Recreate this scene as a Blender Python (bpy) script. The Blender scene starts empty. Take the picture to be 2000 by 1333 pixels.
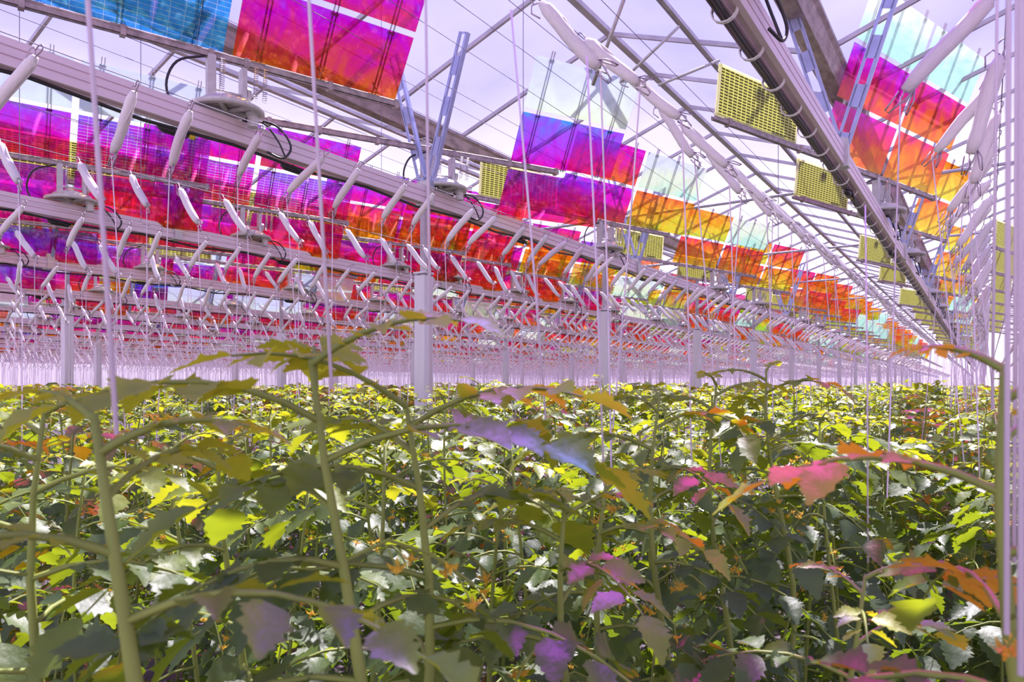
import bpy, math, random
from math import sin, cos, pi, radians
from mathutils import Vector, Matrix

# ------------------------------------------------------------------ camera, sky, sun, exposure
sc = bpy.context.scene
COL = sc.collection
F = 1400.0                      # focal length in pixels of the 2000 px wide frame
TH = math.atan(925.0 / F)       # the crop rows run this far to the right of the view
ST, CT = sin(TH), cos(TH)
ZC = 2.6                        # camera height above the greenhouse floor
cam = bpy.data.cameras.new('camera')
cam.sensor_width = 36.0
cam.lens = F / 2000.0 * 36.0
cam.shift_y = (757 - 666.5) / 2000.0
cam.clip_start = 0.02
cam.clip_end = 400
cam.dof.use_dof = True
cam.dof.focus_distance = 4.5
cam.dof.aperture_fstop = 9.0
cam_o = bpy.data.objects.new('camera', cam)
cam_o.location = (0, 0, ZC)
cam_o.rotation_euler = (pi / 2, 0, TH)
COL.objects.link(cam_o)
sc.camera = cam_o

sc.view_settings.view_transform = 'Standard'
sc.view_settings.look = 'None'
sc.view_settings.gamma = 1.0
sc.view_settings.use_curve_mapping = False
sc.view_settings.exposure = 0.68
sc.cycles.max_bounces = 8
sc.cycles.diffuse_bounces = 3
sc.cycles.glossy_bounces = 3
sc.cycles.transmission_bounces = 4
sc.cycles.transparent_max_bounces = 28
sc.cycles.caustics_reflective = False
sc.cycles.caustics_refractive = False
sc.cycles.sample_clamp_indirect = 6.0

W = bpy.data.worlds.new('sky')
sc.world = W
W.use_nodes = True
nt = W.node_tree
nt.nodes.clear()
_o = nt.nodes.new('ShaderNodeOutputWorld')
_b = nt.nodes.new('ShaderNodeBackground')
_tc = nt.nodes.new('ShaderNodeTexCoord')
_sx = nt.nodes.new('ShaderNodeSeparateXYZ')
_rp = nt.nodes.new('ShaderNodeValToRGB')
_nz = nt.nodes.new('ShaderNodeTexNoise')
_nz.inputs['Scale'].default_value = 2.2
_nz.inputs['Detail'].default_value = 5
_ad = nt.nodes.new('ShaderNodeMath'); _ad.operation = 'MULTIPLY_ADD'
_ad.inputs[1].default_value = 0.22; _ad.inputs[2].default_value = -0.11
_a2 = nt.nodes.new('ShaderNodeMath'); _a2.operation = 'ADD'
nt.links.new(_tc.outputs['Generated'], _sx.inputs[0])
nt.links.new(_tc.outputs['Generated'], _nz.inputs['Vector'])
nt.links.new(_nz.outputs['Fac'], _ad.inputs[0])
nt.links.new(_sx.outputs['Z'], _a2.inputs[0])
nt.links.new(_ad.outputs[0], _a2.inputs[1])
nt.links.new(_a2.outputs[0], _rp.inputs[0])
nt.links.new(_rp.outputs[0], _b.inputs['Color'])
nt.links.new(_b.outputs[0], _o.inputs[0])
els = _rp.color_ramp.elements
els[0].position = 0.0; els[0].color = (0.92, 0.80, 0.95, 1)
els[1].position = 1.0; els[1].color = (0.40, 0.37, 0.86, 1)
e = els.new(0.25); e.color = (0.88, 0.80, 0.96, 1)
e = els.new(0.38); e.color = (0.47, 0.43, 0.86, 1)
_b.inputs['Strength'].default_value = 0.90

sun = bpy.data.lights.new('sun', 'SUN')
sun.energy = 6.6
sun.angle = radians(0.6)
sun.color = (1.0, 0.91, 0.95)
sun_o = bpy.data.objects.new('sun', sun)
_sd = Vector((-0.17, 0.62, 0.95)).normalized()     # towards the sun
sun_o.rotation_euler = _sd.to_track_quat('Z', 'Y').to_euler()
sun_o.location = (-5, 5, 30)
COL.objects.link(sun_o)

rnd = random.Random(11)
_u = ['first', 'second', 'third', 'fourth', 'fifth', 'sixth', 'seventh', 'eighth', 'ninth']
ORD = ['nearest'] + _u[1:] + ['tenth', 'eleventh', 'twelfth', 'thirteenth', 'fourteenth', 'fifteenth', 'sixteenth', 'seventeenth', 'eighteenth', 'nineteenth']
for _t in ('twent', 'thirt', 'fort', 'fift', 'sixt'):
    ORD.append(_t + 'ieth'); ORD += [_t + 'y-' + w for w in _u]

# ------------------------------------------------------------------ projection helpers
def unproj(x, y, d):
    """world point seen at pixel (x, y) at depth d"""
    u = (x - 1000.0) / F * d
    z = (757.0 - y) / F * d
    return Vector((u * CT - d * ST, u * ST + d * CT, ZC + z))

def depth_of(X, Y):
    return -X * ST + Y * CT

def pix(X, Y, Z):
    d = depth_of(X, Y)
    if d < 0.05: return None
    return 1000 + F * (X * CT + Y * ST) / d, 757 - F * (Z - ZC) / d, d

# ------------------------------------------------------------------ mesh helpers
class MB:
    def __init__(s):
        s.v = []; s.f = []; s.m = []; s.tone = None
    def add(s, vs, fs, mi=0):
        o = len(s.v)
        s.v.extend(vs)
        s.f.extend([tuple(i + o for i in f) for f in fs])
        s.m.extend([mi] * len(fs))
    def box(s, c, size, R=None, mi=0):
        hx, hy, hz = size[0] / 2, size[1] / 2, size[2] / 2
        c = Vector(c)
        vs = []
        for x, y, z in ((-hx,-hy,-hz),(hx,-hy,-hz),(hx,hy,-hz),(-hx,hy,-hz),(-hx,-hy,hz),(hx,-hy,hz),(hx,hy,hz),(-hx,hy,hz)):
            p = Vector((x, y, z))
            if R is not None: p = R @ p
            vs.append(tuple(c + p))
        s.add(vs, [(3,2,1,0),(4,5,6,7),(0,1,5,4),(1,2,6,5),(2,3,7,6),(3,0,4,7)], mi)
    def tube(s, pts, r, n=6, mi=0, cap=True):
        pts = [Vector(p) for p in pts]
        rs = r if isinstance(r, (list, tuple)) else [r] * len(pts)
        vs = []; fs = []
        ref = None
        for i, p in enumerate(pts):
            a = pts[max(0, i - 1)]; b = pts[min(len(pts) - 1, i + 1)]
            t = (b - a)
            if t.length < 1e-9: t = Vector((0, 0, 1))
            t.normalize()
            if ref is None:
                ref = Vector((0, 0, 1)) if abs(t.z) < 0.9 else Vector((1, 0, 0))
            x = (ref - t * ref.dot(t))
            if x.length < 1e-5:
                x = Vector((0, 1, 0)).cross(t)
            x.normalize(); y = t.cross(x); ref = x
            for k in range(n):
                a_ = 2 * pi * k / n
                vs.append(tuple(p + x * (rs[i] * cos(a_)) + y * (rs[i] * sin(a_))))
        for i in range(len(pts) - 1):
            for k in range(n):
                k2 = (k + 1) % n
                fs.append((i*n+k, i*n+k2, (i+1)*n+k2, (i+1)*n+k))
        if cap:
            fs.append(tuple(range(n - 1, -1, -1)))
            fs.append(tuple((len(pts)-1)*n + k for k in range(n)))
        s.add(vs, fs, mi)
    def lathe(s, prof, n=24, c=(0,0,0), mi=0):
        vs = []; fs = []
        for r, z in prof:
            for k in range(n):
                a = 2 * pi * k / n
                vs.append((c[0] + r * cos(a), c[1] + r * sin(a), c[2] + z))
        for i in range(len(prof) - 1):
            for k in range(n):
                k2 = (k + 1) % n
                fs.append((i*n+k, i*n+k2, (i+1)*n+k2, (i+1)*n+k))
        s.add(vs, fs, mi)
    def extrude_y(s, prof, y0, y1, mi=0):
        n = len(prof)
        vs = [(x, y0, z) for x, z in prof] + [(x, y1, z) for x, z in prof]
        fs = [(i, (i+1) % n, n + (i+1) % n, n + i) for i in range(n)]
        fs += [tuple(range(n-1, -1, -1)), tuple(range(n, 2*n))]
        s.add(vs, fs, mi)
    def mesh(s, name, mats, smooth=False):
        me = bpy.data.meshes.new(name)
        me.from_pydata(s.v, [], s.f)
        for m in (mats if isinstance(mats, (list, tuple)) else [mats]):
            me.materials.append(m)
        if any(s.m): me.polygons.foreach_set('material_index', s.m)
        if smooth: me.polygons.foreach_set('use_smooth', [True] * len(s.f))
        if s.tone is not None:
            at = me.attributes.new('tone', 'FLOAT', 'POINT')
            at.data.foreach_set('value', s.tone)
        me.update()
        return me
    def build(s, name, mats, parent=None, smooth=False, loc=None):
        o = bpy.data.objects.new(name, s.mesh(name, mats, smooth))
        COL.objects.link(o)
        if parent is not None: o.parent = parent
        if loc is not None: o.location = loc
        return o

def tag(o, label=None, cat=None, group=None, kind=None):
    if label: o['label'] = label
    if cat: o['category'] = cat
    if group: o['group'] = group
    if kind: o['kind'] = kind
    return o

def empty(name, loc=(0,0,0), rz=0.0):
    o = bpy.data.objects.new(name, None)
    o.empty_display_size = 0.1
    o.location = loc; o.rotation_euler = (0, 0, rz)
    COL.objects.link(o)
    return o

def copy_tree(o, parent=None):
    kids = list(o.children)
    c = o.copy(); COL.objects.link(c)
    if parent is not None: c.parent = parent
    for ch in kids: copy_tree(ch, c)
    return c

# ------------------------------------------------------------------ materials
def newmat(name):
    m = bpy.data.materials.new(name); m.use_nodes = True
    m.node_tree.nodes.clear()
    return m, m.node_tree

def N(nt, typ, **kw):
    n = nt.nodes.new(typ)
    for k, v in kw.items(): setattr(n, k, v)
    return n

def ramp(nt, stops, interp='LINEAR'):
    r = nt.nodes.new('ShaderNodeValToRGB')
    r.color_ramp.interpolation = interp
    el = r.color_ramp.elements
    el[0].position = stops[0][0]; el[0].color = (*stops[0][1], 1)
    el[1].position = stops[-1][0]; el[1].color = (*stops[-1][1], 1)
    for p, c in stops[1:-1]:
        e = el.new(p); e.color = (*c, 1)
    return r

def simple(name, col, rough=0.5, metal=0.0, noise=0.0, nscale=8.0, spec=0.5, bump=0.0, transl=0.0, stretch=(1,1,1)):
    m, nt = newmat(name)
    out = N(nt, 'ShaderNodeOutputMaterial')
    b = N(nt, 'ShaderNodeBsdfPrincipled')
    b.inputs['Base Color'].default_value = (*col, 1)
    b.inputs['Roughness'].default_value = rough
    b.inputs['Metallic'].default_value = metal
    b.inputs['Specular IOR Level'].default_value = spec
    last = b.outputs[0]
    if noise > 0 or bump > 0:
        tc = N(nt, 'ShaderNodeTexCoord')
        mp = N(nt, 'ShaderNodeMapping'); mp.inputs['Scale'].default_value = stretch
        nz = N(nt, 'ShaderNodeTexNoise'); nz.inputs['Scale'].default_value = nscale; nz.inputs['Detail'].default_value = 4
        nt.links.new(tc.outputs['Object'], mp.inputs[0])
        nt.links.new(mp.outputs[0], nz.inputs['Vector'])
        if noise > 0:
            rp = ramp(nt, [(0.3, tuple(c * (1 - noise) for c in col)), (0.7, tuple(min(1, c * (1 + noise)) for c in col))])
            nt.links.new(nz.outputs['Fac'], rp.inputs[0])
            nt.links.new(rp.outputs[0], b.inputs['Base Color'])
        if bump > 0:
            bp = N(nt, 'ShaderNodeBump'); bp.inputs['Strength'].default_value = bump
            bp.inputs['Distance'].default_value = 0.01
            nt.links.new(nz.outputs['Fac'], bp.inputs['Height'])
            nt.links.new(bp.outputs[0], b.inputs['Normal'])
    if transl > 0:
        t = N(nt, 'ShaderNodeBsdfTranslucent'); t.inputs[0].default_value = (*col, 1)
        mx = N(nt, 'ShaderNodeMixShader'); mx.inputs[0].default_value = transl
        nt.links.new(last, mx.inputs[1]); nt.links.new(t.outputs[0], mx.inputs[2]); last = mx.outputs[0]
    nt.links.new(last, out.inputs[0])
    return m

M = {}
M['alu'] = simple('anodised_aluminium', (0.84, 0.66, 0.76), 0.42, 0.1, 0.06, 3.0, stretch=(6, 0.3, 6))
M['alu_dark'] = simple('aluminium_groove', (0.20, 0.15, 0.19), 0.6, 0.2)
M['steel'] = simple('galvanised_steel', (0.58, 0.50, 0.56), 0.42, 0.45, 0.18, 14)
M['blue_steel'] = simple('slotted_hanger_steel', (0.42, 0.44, 0.72), 0.38, 0.45, 0.12, 10)
M['frame_grey'] = simple('greenhouse_frame', (0.50, 0.45, 0.53), 0.5, 0.3, 0.15, 5)
M['gutter'] = simple('weathered_gutter', (0.42, 0.34, 0.36), 0.6, 0.2, 0.35, 6, stretch=(3, 1, 3))
M['cast'] = simple('cast_aluminium', (0.60, 0.56, 0.58), 0.45, 0.3, 0.1, 20)
M['wire'] = simple('thin_wire', (0.24, 0.18, 0.30), 0.7, 0.0)
M['hook'] = simple('hook_wire', (0.45, 0.36, 0.45), 0.35, 0.6)
M['twine'] = simple('white_twine', (0.92, 0.84, 0.90), 0.75, 0, 0.10, 60, bump=0.35, transl=0.25, stretch=(8, 8, 0.6))
M['string'] = simple('hanging_twine', (0.93, 0.80, 0.95), 0.7, 0, transl=0.3)
M['black'] = simple('black_cable', (0.025, 0.02, 0.03), 0.4)
M['tie'] = simple('cable_tie_white', (0.85, 0.80, 0.82), 0.5)
M['yellow'] = simple('yellow_plug', (0.9, 0.62, 0.05), 0.4)
M['post'] = simple('white_post_wrap', (0.86, 0.80, 0.90), 0.55, 0, 0.05, 12, stretch=(1, 1, 0.15))
M['wall'] = simple('white_wall_film', (0.95, 0.88, 0.95), 0.7, 0, 0.05, 1.2, transl=0.35, stretch=(1, 0.2, 3))
_n = M['wall'].node_tree; _w = _n.nodes.new('ShaderNodeBsdfTransparent'); _x = _n.nodes.new('ShaderNodeMixShader'); _x.inputs[0].default_value = 0.55
_out = [q for q in _n.nodes if q.type == 'OUTPUT_MATERIAL'][0]; _src = _out.inputs[0].links[0].from_socket
_n.links.new(_src, _x.inputs[1]); _n.links.new(_w.outputs[0], _x.inputs[2]); _n.links.new(_x.outputs[0], _out.inputs[0])
M['floor'] = simple('ground_cloth', (0.10, 0.07, 0.10), 0.8, 0, 0.3, 3)
M['pv_frame'] = simple('pale_panel_frame', (1.0, 1.0, 0.74), 0.4, 0, 0.02, 10, transl=0.75)
M['flower'] = simple('yellow_petals', (0.95, 0.55, 0.05), 0.5, 0, 0.25, 30, transl=0.35)

def pv_cells():
    m, nt = newmat('solar_cell_sheet')
    out = N(nt, 'ShaderNodeOutputMaterial'); b = N(nt, 'ShaderNodeBsdfPrincipled')
    tc = N(nt, 'ShaderNodeTexCoord'); mp = N(nt, 'ShaderNodeMapping')
    mp.inputs['Rotation'].default_value = (pi / 2, 0, 0)
    br = N(nt, 'ShaderNodeTexBrick'); br.offset = 0.0; br.squash = 1.0
    br.inputs['Scale'].default_value = 1.0
    br.inputs['Brick Width'].default_value = 0.062
    br.inputs['Row Height'].default_value = 0.0235
    br.inputs['Mortar Size'].default_value = 0.0062
    br.inputs['Mortar Smooth'].default_value = 0.15
    br.inputs['Color1'].default_value = (0.10, 0.085, 0.02, 1)
    br.inputs['Color2'].default_value = (0.14, 0.12, 0.03, 1)
    br.inputs['Mortar'].default_value = (0.95, 0.98, 0.42, 1)
    nt.links.new(tc.outputs['Object'], mp.inputs[0]); nt.links.new(mp.outputs[0], br.inputs['Vector'])
    nt.links.new(br.outputs['Color'], b.inputs['Base Color'])
    b.inputs['Roughness'].default_value = 0.25
    t = N(nt, 'ShaderNodeBsdfTranslucent')
    nt.links.new(br.outputs['Color'], t.inputs[0])
    mx = N(nt, 'ShaderNodeMixShader'); mx.inputs[0].default_value = 0.72
    nt.links.new(b.outputs[0], mx.inputs[1]); nt.links.new(t.outputs[0], mx.inputs[2])
    nt.links.new(mx.outputs[0], out.inputs[0])
    return m
M['cells'] = pv_cells()

def dichroic():
    """thin-film coated glass: the passed colour follows the angle of incidence; object colour R shifts the coating, G picks the pale coating, B the painted reflection of a cell grid"""
    m, nt = newmat('dichroic_glass')
    L = nt.links.new
    out = N(nt, 'ShaderNodeOutputMaterial')
    geo = N(nt, 'ShaderNodeNewGeometry')
    dt = N(nt, 'ShaderNodeVectorMath', operation='DOT_PRODUCT')
    L(geo.outputs['Incoming'], dt.inputs[0]); L(geo.outputs['True Normal'], dt.inputs[1])
    ab = N(nt, 'ShaderNodeMath', operation='ABSOLUTE'); L(dt.outputs['Value'], ab.inputs[0])
    oi = N(nt, 'ShaderNodeObjectInfo')
    sp = N(nt, 'ShaderNodeSeparateColor'); L(oi.outputs['Color'], sp.inputs[0])
    tc = N(nt, 'ShaderNodeTexCoord')
    nz = N(nt, 'ShaderNodeTexNoise'); nz.inputs['Scale'].default_value = 3.0; nz.inputs['Detail'].default_value = 7
    nz.inputs['Roughness'].default_value = 0.62; nz.inputs['Distortion'].default_value = 1.5
    va = N(nt, 'ShaderNodeVectorMath', operation='ADD'); L(tc.outputs['Object'], va.inputs[0]); L(oi.outputs['Location'], va.inputs[1])
    L(va.outputs[0], nz.inputs['Vector'])
    n1 = N(nt, 'ShaderNodeMath', operation='MULTIPLY_ADD'); n1.inputs[1].default_value = 0.5; n1.inputs[2].default_value = -0.33
    L(nz.outputs['Fac'], n1.inputs[0])
    sx = N(nt, 'ShaderNodeSeparateXYZ'); L(tc.outputs['Object'], sx.inputs[0])
    gz = N(nt, 'ShaderNodeMath', operation='MULTIPLY_ADD'); gz.inputs[1].default_value = 0.62; L(sx.outputs['Z'], gz.inputs[0]); L(n1.outputs[0], gz.inputs[2])
    a1 = N(nt, 'ShaderNodeMath', operation='ADD'); L(ab.outputs[0], a1.inputs[0]); L(gz.outputs[0], a1.inputs[1])
    a2 = N(nt, 'ShaderNodeMath', operation='ADD'); L(a1.outputs[0], a2.inputs[0]); L(sp.outputs[0], a2.inputs[1])
    a3 = N(nt, 'ShaderNodeMath', operation='SUBTRACT'); L(a2.outputs[0], a3.inputs[0]); a3.inputs[1].default_value = 0.5 + 0.24
    rp = ramp(nt, [(0.0, (0.60, 0.95, 0.10)), (0.16, (0.92, 0.85, 0.06)), (0.32, (1.0, 0.50, 0.03)), (0.48, (1.0, 0.20, 0.06)),
                   (0.60, (0.95, 0.05, 0.28)), (0.72, (0.88, 0.0, 0.70)), (0.84, (0.60, 0.10, 1.0)), (0.93, (0.40, 0.24, 1.0)), (0.98, (0.30, 0.40, 1.0)), (1.0, (0.10, 0.58, 1.0))])
    L(a3.outputs[0], rp.inputs[0])
    pale = ramp(nt, [(0.0, (0.80, 1.0, 0.85)), (0.5, (0.62, 1.0, 0.86)), (0.7, (0.92, 1.0, 0.75)), (1.0, (0.75, 0.80, 1.0))])
    L(a1.outputs[0], pale.inputs[0])
    mc = N(nt, 'ShaderNodeMix', data_type='RGBA'); L(sp.outputs[1], mc.inputs['Factor']); L(rp.outputs[0], mc.inputs['A']); L(pale.outputs[0], mc.inputs['B'])
    # reflection of a solar cell grid, painted into the pane colour
    mp = N(nt, 'ShaderNodeMapping'); mp.inputs['Rotation'].default_value = (pi / 2, 0, 0)
    L(tc.outputs['Object'], mp.inputs[0])
    br = N(nt, 'ShaderNodeTexBrick'); br.offset = 0.0
    br.inputs['Scale'].default_value = 1.0; br.inputs['Brick Width'].default_value = 0.085; br.inputs['Row Height'].default_value = 0.03
    br.inputs['Mortar Size'].default_value = 0.0022; br.inputs['Color1'].default_value = (0, 0, 0, 1); br.inputs['Color2'].default_value = (0, 0, 0, 1); br.inputs['Mortar'].default_value = (1, 1, 1, 1)
    L(mp.outputs[0], br.inputs['Vector'])
    gm = N(nt, 'ShaderNodeMath', operation='MULTIPLY'); L(br.outputs['Color'], gm.inputs[0]); L(sp.outputs[2], gm.inputs[1])
    mg = N(nt, 'ShaderNodeMix', data_type='RGBA'); L(gm.outputs[0], mg.inputs['Factor']); L(mc.outputs['Result'], mg.inputs['A']); mg.inputs['B'].default_value = (0.85, 0.95, 1, 1)
    gam = N(nt, 'ShaderNodeGamma'); gam.inputs[1].default_value = 0.55; L(mg.outputs['Result'], gam.inputs[0])
    tr = N(nt, 'ShaderNodeBsdfTransparent'); L(gam.outputs[0], tr.inputs[0])
    gl = N(nt, 'ShaderNodeBsdfGlossy'); gl.inputs['Roughness'].default_value = 0.03
    gc = N(nt, 'ShaderNodeMix', data_type='RGBA'); gc.inputs['Factor'].default_value = 0.25; L(mg.outputs['Result'], gc.inputs['A']); gc.inputs['B'].default_value = (1, 1, 1, 1)
    L(gc.outputs['Result'], gl.inputs[0])
    mx = N(nt, 'ShaderNodeMixShader'); mx.inputs[0].default_value = 0.24
    L(tr.outputs[0], mx.inputs[1]); L(gl.outputs[0], mx.inputs[2])
    tl = N(nt, 'ShaderNodeBsdfTranslucent'); L(mc.outputs['Result'], tl.inputs[0])
    df = N(nt, 'ShaderNodeBsdfDiffuse'); L(mc.outputs['Result'], df.inputs[0])
    ml = N(nt, 'ShaderNodeMixShader'); ml.inputs[0].default_value = 0.5; L(tl.outputs[0], ml.inputs[1]); L(df.outputs[0], ml.inputs[2])
    pf = N(nt, 'ShaderNodeMath', operation='MULTIPLY_ADD'); pf.inputs[1].default_value = 0.50; pf.inputs[2].default_value = 0.10; L(sp.outputs[1], pf.inputs[0])
    m2 = N(nt, 'ShaderNodeMixShader'); L(pf.outputs[0], m2.inputs[0]); L(mx.outputs[0], m2.inputs[1]); L(ml.outputs[0], m2.inputs[2])
    L(m2.outputs[0], out.inputs[0])
    return m
M['dich'] = dichroic()

def glazing():
    m, nt = newmat('roof_glass')
    out = N(nt, 'ShaderNodeOutputMaterial')
    tr = N(nt, 'ShaderNodeBsdfTransparent'); tr.inputs[0].default_value = (0.97, 0.96, 1.0, 1)
    d = N(nt, 'ShaderNodeBsdfTranslucent'); d.inputs[0].default_value = (0.9, 0.86, 1.0, 1)
    mx = N(nt, 'ShaderNodeMixShader')
    tc = N(nt, 'ShaderNodeTexCoord'); nz = N(nt, 'ShaderNodeTexNoise'); nz.inputs['Scale'].default_value = 0.7; nz.inputs['Detail'].default_value = 4
    rp = ramp(nt, [(0.35, (0.01,)*3), (0.8, (0.10,)*3)])
    nt.links.new(tc.outputs['Object'], nz.inputs['Vector']); nt.links.new(nz.outputs['Fac'], rp.inputs[0]); nt.links.new(rp.outputs[0], mx.inputs[0])
    nt.links.new(tr.outputs[0], mx.inputs[1]); nt.links.new(d.outputs[0], mx.inputs[2]); nt.links.new(mx.outputs[0], out.inputs[0])
    return m
M['glass'] = glazing()

def leafmat():
    m, nt = newmat('tomato_leaf')
    L = nt.links.new
    out = N(nt, 'ShaderNodeOutputMaterial')
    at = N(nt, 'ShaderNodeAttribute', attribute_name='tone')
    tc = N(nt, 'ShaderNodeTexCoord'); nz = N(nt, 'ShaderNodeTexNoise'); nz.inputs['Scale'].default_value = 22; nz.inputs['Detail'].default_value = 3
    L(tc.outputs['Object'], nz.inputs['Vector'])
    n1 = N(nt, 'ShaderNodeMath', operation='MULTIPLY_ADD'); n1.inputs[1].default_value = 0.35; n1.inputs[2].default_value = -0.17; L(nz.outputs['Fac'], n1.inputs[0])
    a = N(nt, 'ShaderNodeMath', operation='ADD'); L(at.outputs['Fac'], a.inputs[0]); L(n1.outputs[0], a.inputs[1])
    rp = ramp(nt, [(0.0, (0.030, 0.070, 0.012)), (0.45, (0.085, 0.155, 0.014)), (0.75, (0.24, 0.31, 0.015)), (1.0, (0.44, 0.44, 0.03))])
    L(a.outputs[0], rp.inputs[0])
    b = N(nt, 'ShaderNodeBsdfPrincipled'); L(rp.outputs[0], b.inputs['Base Color'])
    b.inputs['Roughness'].default_value = 0.55; b.inputs['Specular IOR Level'].default_value = 0.4
    bp = N(nt, 'ShaderNodeBump'); bp.inputs['Strength'].default_value = 0.35; bp.inputs['Distance'].default_value = 0.004
    n2 = N(nt, 'ShaderNodeTexNoise'); n2.inputs['Scale'].default_value = 70; L(tc.outputs['Object'], n2.inputs['Vector'])
    L(n2.outputs['Fac'], bp.inputs['Height']); L(bp.outputs[0], b.inputs['Normal'])
    t = N(nt, 'ShaderNodeBsdfTranslucent')
    r2 = ramp(nt, [(0.0, (0.16, 0.26, 0.01)), (0.5, (0.45, 0.56, 0.015)), (1.0, (0.90, 0.82, 0.03))])
    L(a.outputs[0], r2.inputs[0]); L(r2.outputs[0], t.inputs[0])
    mx = N(nt, 'ShaderNodeMixShader'); mx.inputs[0].default_value = 0.42
    g2 = N(nt, 'ShaderNodeBsdfGlossy'); g2.inputs['Roughness'].default_value = 0.5; g2.inputs[0].default_value = (0.95, 0.95, 1, 1); L(bp.outputs[0], g2.inputs['Normal'])
    mg = N(nt, 'ShaderNodeMixShader'); mg.inputs[0].default_value = 0.06; L(b.outputs[0], mg.inputs[1]); L(g2.outputs[0], mg.inputs[2])
    L(mg.outputs[0], mx.inputs[1]); L(t.outputs[0], mx.inputs[2]); L(mx.outputs[0], out.inputs[0])
    return m
M['leaf'] = leafmat()
M['stem'] = simple('hairy_stem', (0.27, 0.32, 0.065), 0.6, 0, 0.2, 12, transl=0.12, stretch=(1, 1, 0.3))

# ------------------------------------------------------------------ the setting: floor, walls, glass roof
X_LEFT, X_RIGHT, Y_BACK, Y_END = -61.2, 18.8, -4.0, 118.0
GUT_Z, RIDGE_Z, SPAN = ZC + 2.9, ZC + 3.62, 4.0
GX0 = -5.18
def struct(name, mb, mat, parent=None):
    o = mb.build(name, mat, parent)
    if parent is None: o['kind'] = 'structure'
    return o
m = MB(); m.box(((X_LEFT+X_RIGHT)/2, (Y_BACK+Y_END)/2, -0.05), (X_RIGHT-X_LEFT, Y_END-Y_BACK, 0.1)); struct('floor', m, M['floor'])
m = MB(); m.box((X_LEFT-0.05, (Y_BACK+Y_END)/2, GUT_Z/2), (0.1, Y_END-Y_BACK, GUT_Z)); struct('wall_left', m, M['wall'])
m = MB(); m.box((X_RIGHT+0.05, (Y_BACK+Y_END)/2, GUT_Z/2), (0.1, Y_END-Y_BACK, GUT_Z)); struct('wall_right', m, M['wall'])
m = MB(); m.box(((X_LEFT+X_RIGHT)/2, Y_END+0.05, GUT_Z/2), (X_RIGHT-X_LEFT, 0.1, GUT_Z)); struct('wall_end', m, M['wall'])

gx_list = [GX0 + SPAN * j for j in range(-14, 7)]
GL = MB(); BARS = MB(); RG = MB()
BAR_STEP = 1.125
for g in gx_list[:-1]:
    r = g + SPAN / 2
    GL.add([(g, Y_BACK, GUT_Z), (g, Y_END, GUT_Z), (r, Y_END, RIDGE_Z), (r, Y_BACK, RIDGE_Z)], [(0, 1, 2, 3)])
    GL.add([(g+SPAN, Y_BACK, GUT_Z), (r, Y_BACK, RIDGE_Z), (r, Y_END, RIDGE_Z), (g+SPAN, Y_END, GUT_Z)], [(0, 1, 2, 3)])
    RG.box((r, (Y_BACK+Y_END)/2, RIDGE_Z-0.03), (0.07, Y_END-Y_BACK, 0.05))
    if g > -30:
        y = Y_BACK + 0.5
        while y < (45 if g > -14 else 25):
            for sgn in (0, 1):
                a = Vector((g if sgn == 0 else g + SPAN, y, GUT_Z - 0.02)); b = Vector((r, y, RIDGE_Z - 0.03))
                dv = b - a
                R = Matrix.Rotation(-math.atan2(dv.z, dv.x), 3, 'Y')
                BARS.box((a + b) / 2, (dv.length, 0.03, 0.04), R)
            y += BAR_STEP
        # vent purlin on the right-hand slope
        if g > -14:
            for q in (0.45, 0.8):
                px = r + (SPAN/2) * q; pz = RIDGE_Z + (GUT_Z - RIDGE_Z) * q
                BARS.box((px, (Y_BACK+45)/2, pz - 0.03), (0.05, 45-Y_BACK, 0.04))
ceil = struct('ceiling', GL, M['glass'])
BARS.build('glazing_bar', M['frame_grey'], ceil)
RG.build('ridge', M['frame_grey'], ceil)

gprof = [(-0.11, 0.0), (-0.06, -0.11), (0.06, -0.11), (0.11, 0.0), (0.14, 0.02), (0.14, 0.05), (-0.14, 0.05), (-0.14, 0.02)]
for i, g in enumerate(gx_list):
    m = MB(); m.extrude_y([(g + x, GUT_Z + z - 0.03) for x, z in gprof], Y_BACK, Y_END)
    struct('trim_%d' % (i + 1), m, M['gutter'])

# posts with white sleeves, and cross ties between them, every 4.5 m
POST_Y = [1.57 + 4.5 * n for n in range(0, 18)]
post_proto = empty('greenhouse_post')
m = MB(); m.box((0, 0, 2.0), (0.145, 0.145, 4.0 - 0.34)); m.box((0, 0, 3.66 + 0.2), (0.16, 0.16, 0.02)); m.box((0,0,0.1),(0.2,0.2,0.2)); m.build('sleeve', M['post'], post_proto)
m = MB(); m.box((0, 0, (GUT_Z - 0.16 + 3.68) / 2), (0.06, 0.05, GUT_Z - 0.16 - 3.68)); m.box((0, 0, GUT_Z - 0.17), (0.14, 0.12, 0.015)); m.build('column', M['frame_grey'], post_proto)
first = True
for k, gx in enumerate([GX0, GX0 - 8, GX0 - 16, GX0 + 8]):
    for n, y in enumerate(POST_Y[:12 if gx < GX0 - 1 else 18]):
        if gx > 0 and n < 8: continue
        p = pix(gx, y, 3.2)
        if p is None or p[0] < -150 or p[0] > 2100: continue
        o = post_proto if first else copy_tree(post_proto); first = False
        o.location = (gx, y, 0)
        if k == 0 and n == 1: lab = 'white sleeved post behind the tall violet leaves, nearest post in view'
        elif k == 0 and n == 2: lab = 'white sleeved post right of the middle, second nearest post'
        else: lab = 'distant white sleeved post in the %s post row, %s from the camera' % (['nearest left', 'second left', 'third left', 'right-hand'][k], ORD[n])
        tag(o, lab, 'post', 'white greenhouse posts')

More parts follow.
